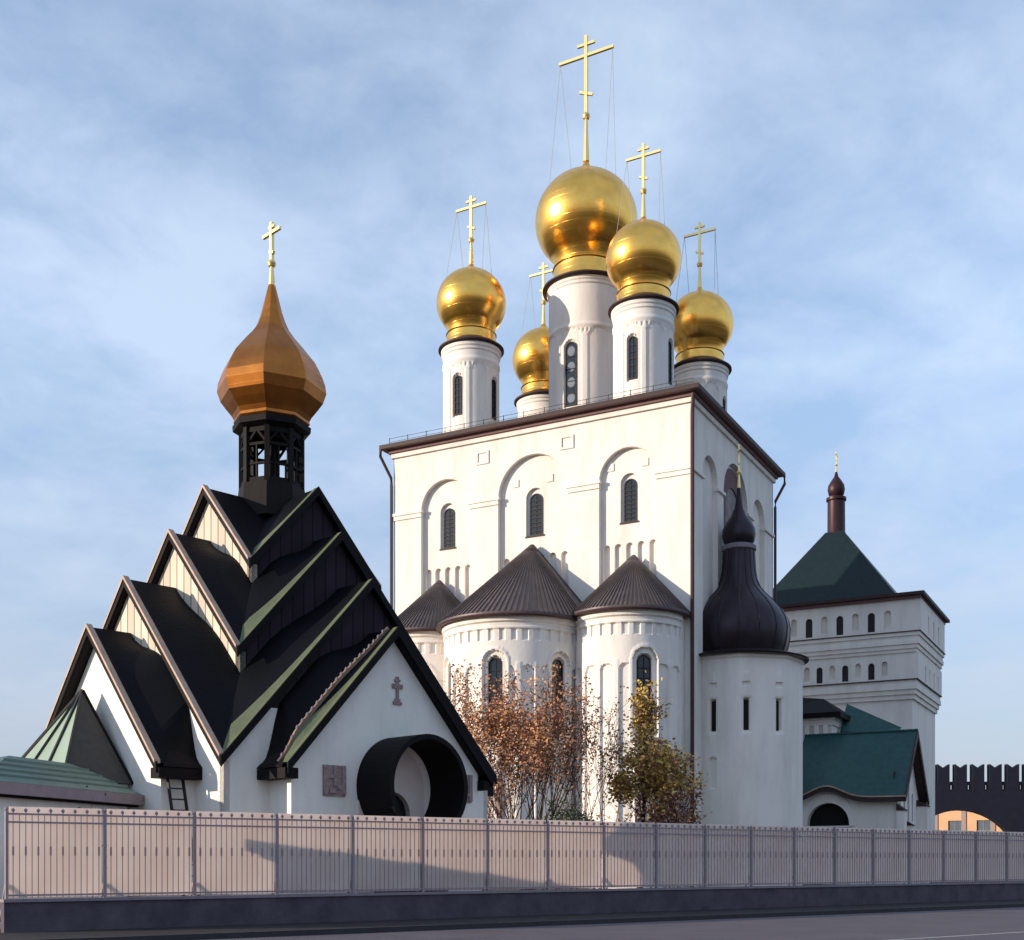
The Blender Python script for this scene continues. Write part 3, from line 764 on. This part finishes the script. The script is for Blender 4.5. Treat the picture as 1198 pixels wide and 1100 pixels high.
b = MB(); b.add([(-4.5, -.5, 8.2), (26.5, -.5, 8.2), (26.5, 10.5, 8.2), (-4.5, 10.5, 8.2), (-4.5, 5, 9.0), (26.5, 5, 9.0)], [(0, 1, 5, 4), (2, 3, 4, 5), (0, 4, 3), (1, 2, 5), (0, 1, 2, 3)], M['zinc']); b.build('roof', bh_)

# ------------------------------------------------------------------ chapel
TH = R(46); CHX, CHY = -8.22, 41.0
chap = thing('chapel', 'white chapel with stacked black gabled roofs and a copper onion spire', 'chapel', (CHX, CHY, 0), TH)
K = 1.08; RT = .26
tiers = [(2.6, 13.85), (3.85, 12.15), (5.4, 10.40)]       # half side, ridge height
L1, W1, H1 = 6.6, 4.02, 8.74
def sstep(a, b_, x):
    t = max(0, min(1, (x - a) / (b_ - a))); return t * t * (3 - 2 * t)
def roof_z(S, h, Sup, x, y):
    # cross gable that swells a little where it meets the tier above
    ax, ay = abs(x), abs(y); mn, mx_ = min(ax, ay), max(ax, ay)
    bul = 0.0
    if Sup: bul = .85 * max(0, min(1, (S - .12 - mx_) / (S - .12 - Sup))) * sstep(0, .75 * Sup, mn)
    return h - K * mn + bul
def arm_z(x, y):
    ax, ay = abs(x), abs(y)
    bul = 1.15 * max(0, min(1, (L1 - .2 - ax) / (L1 - .2 - 5.25))) * sstep(0, 2.2, ay) * (1 - sstep(3.3, 3.85, ay))
    return H1 - K * ay + bul
def grid(bm, fn, x0, x1, y0fn, y1fn, nx, ny, rot, m):
    vs = []; fs = []
    for i in range(nx + 1):
        x = x0 + (x1 - x0) * i / nx
        for j in range(ny + 1):
            y = y0fn(x) + (y1fn(x) - y0fn(x)) * j / ny
            vs.append(tuple(rot @ Vector((x, y, fn(x, y)))))
    for i in range(nx):
        for j in range(ny):
            a = i * (ny + 1) + j; fs.append((a, a + 1, a + ny + 2, a + ny + 1))
    bm.add(vs, fs, m)
def gable_trim(S, Wd, h, fn, dark, rot):
    e = MB(); f = MB()
    for sg in (-1, 1):
        Wx = Wd + .04
        q = [(-S - .06, 0, h + .05), (-S - .06, sg * Wx, h + .05 - K * Wx), (-S - .06, sg * Wx, h - K * Wx - RT + .02), (-S - .06, 0, h - RT + .02)]
        q2 = [(x + .06, y, z) for x, y, z in q]
        pts_ = [tuple(rot @ Vector(p)) for p in q + q2]
        e.add(pts_, [(0, 1, 2, 3), (7, 6, 5, 4), (0, 4, 5, 1), (3, 2, 6, 7), (1, 5, 6, 2)], M['fascia_dark'])
        if dark:          # flashing on the roof; its widening paints in the sunlit swell by the valley
            n = 16; rows = []
            for i in range(n + 1):
                y = Wd * i / n; wv = .20 + .55 * (i / n) ** 3
                wv = min(wv, max(.02, S - y)) if S == Wd else min(wv, .45)
                rows.append([(-S - .03 + (wv + .03) * j / 4, sg * y) for j in range(5)])
            vs = []
            for rw in rows: vs += [tuple(rot @ Vector((x, y, fn(x, y) + .035))) for x, y in rw]
            f.add(vs, [(i * 5 + j, i * 5 + j + 1, i * 5 + j + 6, i * 5 + j + 5) for i in range(n) for j in range(4)], M['sage'])
            q = [(-S - .03, 0, h + .036), (-S - .03, sg * Wd, h + .036 - K * Wd), (-S - .03, sg * Wd, h - .02 - K * Wd), (-S - .03, 0, h - .02)]
            f.add([tuple(rot @ Vector(p)) for p in q], [(0, 1, 2, 3)], M['sage'])
        else:
            q = [(-S - .09, 0, h + .09), (-S - .09, sg * Wd, h + .09 - K * Wd), (-S + .10, sg * Wd, h + .09 - K * Wd), (-S + .10, 0, h + .09)]
            q2 = [(x, y, z - .10) for x, y, z in q]
            pts_ = [tuple(rot @ Vector(p)) for p in q + q2]
            f.add(pts_, [(0, 1, 2, 3), (4, 5, 1, 0), (5, 6, 2, 1), (6, 7, 3, 2), (7, 4, 0, 3)], M['pale_edge'])
    e.build('barge_board', chap); f.build('verge_flashing', chap)
def tier_roof(S, h, Sup):
    b = MB()
    for i in range(4):
        rot = Matrix.Rotation(i * PI / 2, 4, 'Z')
        for sg in (-1, 1):
            grid(b, lambda x, y: roof_z(S, h, Sup, x, y), -S, -.02, lambda x: 0, lambda x: sg * abs(x), 26, 18, rot, M['black_roof'])
            grid(b, lambda x, y: h - K * min(abs(x), abs(y)) - RT, -S, -.02, lambda x: 0, lambda x: sg * abs(x), 1, 1, rot, M['fascia_dark'])
    b.build('roof', chap)
    for i in range(4): gable_trim(S, S, h, lambda x, y: roof_z(S, h, Sup, x, y), i in (1, 3), Matrix.Rotation(i * PI / 2, 4, 'Z'))
for (S, h), Sup in zip(tiers, (None, 2.45, 3.7)): tier_roof(S, h, Sup)
# lowest tier: four arms of a cross
b = MB(); ez1 = H1 - K * W1
for i in range(4):
    rot = Matrix.Rotation(i * PI / 2, 4, 'Z')
    for sg in (-1, 1):
        grid(b, arm_z, -L1, -4.9, lambda x: 0, lambda x: sg * W1, 14, 40, rot, M['black_roof'])
        grid(b, lambda x, y: H1 - K * abs(y) - RT, -L1, -4.9, lambda x: 0, lambda x: sg * W1, 1, 1, rot, M['fascia_dark'])
b.build('roof', chap)
for i in range(4):
    rot = Matrix.Rotation(i * PI / 2, 4, 'Z')
    gable_trim(L1, W1, H1, arm_z, i in (1, 3), rot)
    for sg in (-1, 1):
        g = MB()
        def TT(x, y, z): return tuple(rot @ Vector((x, y, z)))
        g.box(-L1, -5.02, sg * (W1 + .10) if sg < 0 else W1 - .35, sg * (W1 - .35) if sg < 0 else W1 + .10, ez1 - .42, ez1 - .12, M['fascia_dark'], TT)
        xm = (-L1 - 5.1) / 2
        pts_ = [TT(-L1 + .12, sg * (W1 + .12), ez1 - .10), TT(-5.1, sg * (W1 + .12), ez1 - .10), TT(xm, sg * (W1 - .55), ez1 + .66), TT(xm, sg * (W1 + .06), ez1 + .04)]
        g.add(pts_, [(0, 3, 2), (3, 1, 2), (0, 1, 3)], M['fascia_dark'])
        g.build('boxed_eave', chap)
# walls
b = MB(); pk = MB(); pd = MB(); WP = M['plaster_chapel']
def rotT(i, dist):
    rot = Matrix.Rotation(i * PI / 2, 4, 'Z')
    return lambda u, z, w_: tuple(rot @ Vector((-dist + w_, u, z)))
for i in range(4):
    dst = pk if i in (0, 2) else pd; pm = M['planks'] if i in (0, 2) else M['planks_shaded']
    S, h = tiers[2]; s_ = S - .18; t_ = rotT(i, s_)
    yk = (h - RT - 6.1) / K
    b.plate([(-s_, 0), (s_, 0), (s_, h - K * s_ - RT), (yk, 6.1), (-yk, 6.1), (-s_, h - K * s_ - RT)], [], t_, .2, WP)
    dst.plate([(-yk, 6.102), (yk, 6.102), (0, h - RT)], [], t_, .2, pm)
    for S, h in tiers[:2]:
        s_ = S - .18; zl = 6.2 if S > 3 else 8.6
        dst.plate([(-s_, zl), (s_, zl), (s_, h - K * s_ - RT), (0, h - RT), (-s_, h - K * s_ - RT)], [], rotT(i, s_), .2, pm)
    # arm end wall and cheeks
    s_ = W1 - .32; t_ = rotT(i, L1 - .3)
    hole = [arch(-.72, .72, 0.02, 3.05, 14)] if i == 1 else []
    b.plate([(-s_, 0), (s_, 0), (s_, H1 - K * s_ - RT), (0, H1 - RT), (-s_, H1 - K * s_ - RT)], hole, t_, .3, WP)
    rot = Matrix.Rotation(i * PI / 2, 4, 'Z')
    for sg in (-1, 1):
        ya, yb = (s_ - .25, s_ - .002) if sg > 0 else (-s_ + .002, -s_ + .25)
        b.box(-L1 + .602, -4.9, ya, yb, 0, H1 - K * s_ - RT - .02, WP, lambda x, y, z: tuple(rot @ Vector((x, y, z))))
b.build('wall', chap)
o = pk.build('gable_boarding', chap); o['label'] = 'weathered gable boards with sunlight painted into their pale colour'
o = pd.build('gable_boarding', chap); o['label'] = 'gable boards with shade painted into their dark colour'
# rotation i=1 turns the -x end to -y, the portal front
def TP(u, z, w_): return (u, -(L1 - .3) + w_, z)          # u to the right along the portal front
b = MB(); b.plate(arch(-.76, .76, .02, 3.05, 14), [], lambda u, z, d: TP(u, z, .15 + d), .02, M['dark']); b.build('door', chap)
# round hood over the door
b = MB(); n = 48; ro, ri, dp, zc = 1.56, 1.40, 1.55, 3.88
oo = []; ii = []
for k in range(n + 1):
    t = R(-62) + R(304) * k / n
    oo.append((ro * math.cos(t), zc + ro * math.sin(t))); ii.append((ri * math.cos(t), zc + ri * math.sin(t)))
loop = oo + ii[::-1]
b.plate([(ro * math.cos(R(-62)), .0)] + oo + [(ro * math.cos(R(242)), 0), (ri * math.cos(R(242)), 0)] + ii[::-1] + [(ri * math.cos(R(-62)), 0)], [], lambda u, z, d: TP(u + .2, z, -dp + d), dp - .004, M['fascia_dark'], back=True)
b.build('portal_hood', chap)
b = MB(); q = 1.3
b.plate(arch(-q, q, 0.02, zc, 20), [arch(-.72, .72, .021, 3.05, 16)], lambda u, z, d: TP(u, z, -.05 + d), .046, mat('portal_plaster', (0.72, 0.62, 0.58), .85, var=.12, scale=2)); b.build('portal_surround', chap)
for u in (-2.2, 2.98):
    b = MB(); z0 = 3.55
    b.box(u - .40, u + .40, -.045, -.003, z0, z0 + .90, M['relief'], lambda x, y, z: TP(x, z, y))
    for (x0, x1, za, zb) in ((-.40, -.26, .05, .9), (-.05, .08, .30, .9), (.26, .40, .05, .9), (-.26, -.05, .52, .64), (.08, .26, .2, .32), (-.2, .02, .08, .2)):
        b.box(u + x0, u + x1, -.085, -.046, z0 + za, z0 + zb, M['relief'], lambda x, y, z: TP(x, z, y))
    b.build('relief_panel', chap)
b = MB(); z0 = 6.45
for (x0, x1, za, zb) in ((-.06, .06, .12, .95), (-.24, .24, .55, .70), (-.13, .13, .78, .86), (-.20, .20, 0, .10), (-.13, .13, .102, .2)):
    b.box(x0, x1, -.05 - .001 * za, -.003, z0 + za, z0 + zb, M['relief'], lambda x, y, z: TP(x * .85 + .22, z0 + (z - z0) * .9, y))
b.build('relief_cross', chap)
# little lamps along the portal gable's left verge
b = MB()
for i in range(22):
    t = .05 + .92 * i / 21; y = -W1 * t
    zz_ = arm_z(-L1 + .47, y) + .06
    b.lathe([(.005, zz_), (.045, zz_ + .03), (.05, zz_ + .08), (.005, zz_ + .14)], M['coping'], 6, (y, -L1 + .47))
qs = [(-W1 * k / 20, -L1 + .47, arm_z(-L1 + .47, W1 * k / 20) + .05) for k in range(21)]
for k in range(20): b.beam(qs[k], qs[k + 1], .09, .10, M['fascia'])
b.build('verge_lamps', chap)
# porch canopy on the left front
b = MB(); ap = (-L1 - .16, .05, 6.8); q = 2.15; p_ = 2.1; zb = 3.9
A_ = (-L1 + .28, -q, zb); B_ = (-L1 + .28 - p_, -q, zb); C_ = (-L1 + .28 - p_, q, zb); D_ = (-L1 + .28, q, zb)
b.add([ap, B_, C_], [(0, 1, 2)], M['porch_green']); b.add([ap, C_, D_], [(0, 1, 2)], M['porch_green']); b.add([ap, A_, B_], [(0, 1, 2)], M['porch_dark'])  # right-hand face painted dark to stand for its shaded side
b.add([A_, B_, C_, D_], [(0, 1, 2, 3)], M['fascia_dark'])
for t in (.0, .33, .66, 1.0):
    e = Vector(B_).lerp(Vector(C_), t); b.beam(Vector(ap) + Vector((-.03, 0, 0.02)), e + Vector((-.03, 0, .02)), .05, .07, M['porch_dark'])
b.beam(ap, A_, .06, .08, M['fascia_dark'])
b.box(-L1 + .28 - p_ + .15, -L1 + .2, -q + .15, q - .15, 0, zb - .01, M['plaster_chapel'])
b.build('porch_canopy', chap)
# lantern
b = MB()
zb, zt = 14.35, 16.25; rl = 1.02
b.lathe([(1.25, 13.2), (1.15, 14.1), (1.12, 14.35), (.2, 14.36)], M['timber'], 8, smooth=False, a0=R(2), a1=2 * PI + R(2))
b.build('lantern_base', chap)
b = MB()
for k in range(8):
    a = R(2) + k * PI / 4; a2 = a + PI / 4
    p = Vector((rl * math.cos(a), rl * math.sin(a), 0)); p2 = Vector((rl * math.cos(a2), rl * math.sin(a2), 0)); up_ = Vector((0, 0, 1))
    b.beam(p + up_ * zb, p + up_ * zt, .17, .17, M['timber'], up=(p.x, p.y, 0))
    for z, hh in ((zb + .08, .16), (zb + .62, .07), (zt - .62, .09), (zt - .10, .24)):
        b.beam(p + up_ * z, p2 + up_ * z, .09, hh, M['timber'])
    mid = (p + p2) / 2
    b.beam(mid + up_ * zb, mid + up_ * (zt - .6), .06, .06, M['timber'], up=(p.x, p.y, 0))
    b.beam(p + up_ * (zt - .62), mid + up_ * (zt - .15), .07, .07, M['timber']); b.beam(p2 + up_ * (zt - .62), mid + up_ * (zt - .15), .07, .07, M['timber'])
b.lathe([(.16, zb), (.16, zt)], M['timber'], 8)
b.build('lantern', chap)
b = MB(); b.lathe([(1.1, 16.2), (1.32, 16.3), (1.34, 16.48), (1.22, 16.56)], M['timber'], 8, smooth=False, a0=R(2), a1=2 * PI + R(2)); b.build('lantern_eave', chap)
b = MB()
prof = [(1.20, 16.50), (1.30, 16.60), (1.28, 16.70), (1.36, 16.84), (1.56, 17.08), (1.74, 17.32), (1.86, 17.66), (1.82, 17.95), (1.72, 18.22), (1.60, 18.48), (1.46, 18.74), (1.25, 19.0), (1.02, 19.28), (.78, 19.55), (.58, 19.83), (.45, 20.12), (.355, 20.42), (.27, 20.75), (.185, 21.1), (.12, 21.35)]
b.lathe(prof, M['copper'], 8, smooth=False, a0=R(2), a1=2 * PI + R(2)); b.build('onion_dome', chap)
b = MB(); cross_mesh(b, (0, 0, 21.3), 2.2, 1.0, M['gold_pale'], .12, along=(0, -1, 0)); b.build('cross', chap)

# ladder against the left arm
lad = MB()
base = Vector((-6.0 + .25, -W1 - .55, 0)); top = Vector((-6.0 + .05, -W1 + .15, 4.02)); sd_ = Vector((.24, 0, 0))
rot = Matrix.Translation((CHX, CHY, 0)) @ Matrix.Rotation(TH, 4, 'Z')
def wp(v): return rot @ v
for s_ in (-1, 1): lad.beam(wp(base + sd_ * s_), wp(top + sd_ * s_), .06, .07, M['lead'])
for i in range(1, 13):
    t = i / 13; lad.beam(wp((base + sd_ * -1).lerp(top + sd_ * -1, t)), wp((base + sd_).lerp(top + sd_, t)), .04, .04, M['lead'])
tag(lad.build('ladder'), 'black ladder leaning on the chapel wall under the left eave', 'ladder')

# ------------------------------------------------------------------ low outbuilding at left
ob = thing('outbuilding', 'low outbuilding with grey green hipped roof at the left edge', 'outbuilding', (-10.65, 34.5, 0), math.atan2(.967, .254))
# local: +x away from the camera along the eave, +y to the left
b = MB(); hw2 = 1.7; Ln = 7.0; ze = 3.56
b.box(-Ln + .06, -.3, .3, 2 * hw2 - .3, 0, ze - .1, M['plaster_chapel']); b.build('wall', ob)
b = MB(); vs = [(-Ln, 0, ze), (0, 0, ze), (0, 2 * hw2, ze), (-Ln, 2 * hw2, ze), (-Ln + 2 * hw2, hw2, ze + .86), (-.7, hw2, ze + .86)]
b.add(vs, [(0, 1, 5, 4), (1, 2, 5), (2, 3, 4, 5), (3, 0, 4)], M['house_roof'])
for i in range(1, 5):
    t = i / 5
    b.beam((-Ln + 2 * hw2 * t, hw2 * t, ze + .86 * t + .02), (-.7 * t, hw2 * t, ze + .86 * t + .02), .03, .05, M['house_roof'])
b.build('roof', ob)
b = MB(); b.box(-Ln - .05, .05, -.06, .1, ze - .30, ze - .012, M['pink_trim']); b.box(-.1, .052, .102, 2 * hw2, ze - .30, ze - .012, M['pink_trim']); b.box(-Ln, 0, .102, 2 * hw2 - .1, ze - .36, ze - .302, M['fascia_dark']); b.build('fascia', ob)

# ------------------------------------------------------------------ trees and shrubs
def leafset(mb, pts, rnd, size, mats):
    for p in pts:
        s_ = size * rnd.uniform(.6, 1.3)
        a = Vector((rnd.uniform(-1, 1), rnd.uniform(-1, 1), rnd.uniform(-.6, .6))).normalized()
        c = a.cross(Vector((rnd.uniform(-1, 1), rnd.uniform(-1, 1), rnd.uniform(-1, 1)))).normalized()
        mb.add([p - a * s_ * .5, p + c * s_ * .3, p + a * s_ * .5, p - c * s_ * .3], [(0, 1, 2, 3)], rnd.choice(mats))
def grow(mb, p, d, ln, r, depth, rnd, tips, m, spread=.5, up=.12, seg=3, minr=.008):
    pts = [p]; rs = [r]; q = Vector(p); dd = Vector(d)
    for i in range(seg):
        dd = (dd + Vector((rnd.gauss(0, .10), rnd.gauss(0, .10), rnd.gauss(up * .5, .06)))).normalized()
        q = q + dd * ln / seg; pts.append(q.copy()); rs.append(max(minr, r * (1 - .45 * (i + 1) / seg)))
    mb.tube(pts, rs, m, 5 if depth > 1 else 4)
    for i, t in enumerate(pts[1:]): tips.append((t.copy(), depth))
    if depth <= 0: return
    nchild = rnd.choice((2, 3, 3))
    for c in range(nchild):
        nd = (dd + Vector((rnd.gauss(0, spread), rnd.gauss(0, spread), rnd.gauss(up, spread * .5)))).normalized()
        st = pts[-1] if c < 2 else pts[rnd.randrange(1, seg)]
        grow(mb, st, nd, ln * rnd.uniform(.62, .85), rs[-1] * .85, depth - 1, rnd, tips, m, spread, up, seg, minr)
# orange shrub with many stems
def shrub(name, label, cat, loc, stems, ln, lean, r, depth, seed, leaf_fn, leaf_size, bark, twigm, up=.2, spread=.34):
    rnd = random.Random(seed); t = thing(name, label, cat, loc)
    tr = MB(); tips = []
    for i in range(stems):
        a = 2 * PI * i / stems + rnd.uniform(-.3, .3); l_ = rnd.uniform(*lean)
        d = Vector((math.cos(a) * l_, math.sin(a) * l_, 1)).normalized()
        grow(tr, Vector((math.cos(a) * .25, math.sin(a) * .25, 0)), d, ln * rnd.uniform(.8, 1.1), r, depth, rnd, tips, bark, spread, up)
    tr.build('trunk', t)
    lf = MB(); leaf_fn(lf, tips, rnd, leaf_size); lf.build('crown', t)
    return t
def leaves_orange(lf, tips, rnd, size):
    for p, dep in tips:
        z = p.z
        if dep > 2: continue
        k = 0
        pr = max(0, min(1, (z - 4.0) / 4.0))
        side = 1.0 if p.x < .8 else .45
        n = int(rnd.uniform(4, 11) * pr * side + (.6 if rnd.random() < .3 else 0))
        ms = [M['leaf_orange'], M['leaf_orange'], M['leaf_rust']] if p.x < 1 else [M['leaf_orange'], M['leaf_rust'], M['leaf_rust']]
        leafset(lf, [p + Vector((rnd.gauss(0, .22), rnd.gauss(0, .22), rnd.gauss(0, .22))) for _ in range(n)], rnd, size, ms)
shrub('autumn_shrub', 'orange autumn shrub with many upright stems in front of the middle apse', 'shrub', (.75, 57.5, 0), 14, 3.35, (.10, .42), .075, 4, 7, leaves_orange, .165, M['bark'], M['twig'])
def leaves_olive(lf, tips, rnd, size):
    for p, dep in tips:
        if dep > 2: continue
        hi = p.z > 5.0
        n = rnd.randint(3, 10) if hi else rnd.choice((0, 0, 1, 2, 3))
        sp_ = .26 if hi else .24
        ms = [M['leaf_olive']] * 3 + [M['leaf_rust']] if hi else [M['leaf_rust'], M['leaf_rust'], M['leaf_olive']]
        leafset(lf, [p + Vector((rnd.gauss(0, sp_), rnd.gauss(0, sp_), rnd.gauss(0, sp_))) for _ in range(n)], rnd, size, ms)
def tree(name, label, cat, loc, seed):
    rnd = random.Random(seed); t = thing(name, label, cat, loc)
    tr = MB(); tips = []
    top = Vector((.2, 0, 8.2))
    tr.tube([(0, 0, 0), (.1, 0, 2.5), (.25, .1, 5), (.1, 0, 8.2), (.15, 0, 10.6)], [.16, .13, .09, .05, .015], M['bark'], 7)
    for i in range(26):
        z = rnd.uniform(.8, 9.4); a = rnd.uniform(0, 2 * PI)
        reach = max(.35, 3.5 * (1 - z / 10.8)) * rnd.uniform(.45, 1.25)
        d = Vector((math.cos(a) + .25, math.sin(a), rnd.uniform(.5, 1.1))).normalized()
        grow(tr, Vector((.2 * z / 8, 0, z)), d, reach * .60, .04, 3 if z < 5 else 2, rnd, tips, M['twig'], .5, .1)
    for k in range(70):
        z = rnd.uniform(5.5, 10.7); w_ = .18 + .085 * (10.9 - z)
        tips.append((Vector((.15 + rnd.gauss(0, w_), rnd.gauss(0, w_), z)), 0))
    tr.build('trunk', t); lf = MB(); leaves_olive(lf, tips, rnd, .22); lf.build('crown', t)
    return t
tree('autumn_tree', 'olive yellow tree with pointed crown before the right apse', 'tree', (6.35, 59.5, 0), 12)
def leaves_sparse(lf, tips, rnd, size):
    for p, dep in tips:
        if dep > 1: continue
        leafset(lf, [p + Vector((rnd.gauss(0, .15), rnd.gauss(0, .15), rnd.gauss(0, .15))) for _ in range(rnd.randint(0, 2))], rnd, size, [M['leaf_rust'], M['leaf_rust'], M['leaf_orange']])
shrub('bare_shrub', 'nearly bare purplish shrub between the orange shrub and the olive tree', 'shrub', (4.3, 58.5, 0), 5, 3.0, (.1, .5), .05, 4, 21, leaves_sparse, .15, M['twig'], M['twig'])
shrub('rusty_bush', 'low rusty bush with sparse leaves at the foot of the right apse', 'shrub', (8.1, 60.5, 0), 9, 2.0, (.2, .7), .035, 4, 33, leaves_sparse, .20, M['twig'], M['twig'])
shrub('thin_shrub', 'thin bare shrub close beside the right eave of the chapel', 'shrub', (-1.2, 55.5, 0), 5, 2.2, (.1, .4), .04, 4, 44, leaves_sparse, .13, M['twig'], M['twig'])
def leaves_green(lf, tips, rnd, size):
    for p, dep in tips:
        if size < .11 and p.z < 2.5: continue
        leafset(lf, [p + Vector((rnd.gauss(0, .14), rnd.gauss(0, .14), rnd.gauss(0, .1))) for _ in range(7)], rnd, size, [M['leaf_green']])
shrub('green_bush', 'low dark green bush at the foot of the orange shrub', 'shrub', (2.3, 52.0, 0), 9, 1.5, (.2, .8), .03, 3, 55, leaves_green, .13, M['twig'], M['twig'])
shrub('small_plant', 'small green plant showing above the fence in front of the outbuilding', 'plant', (-11.0, 32.0, 0), 3, 1.30, (.01, .04), .010, 2, 66, leaves_green, .10, M['twig'], M['twig'])
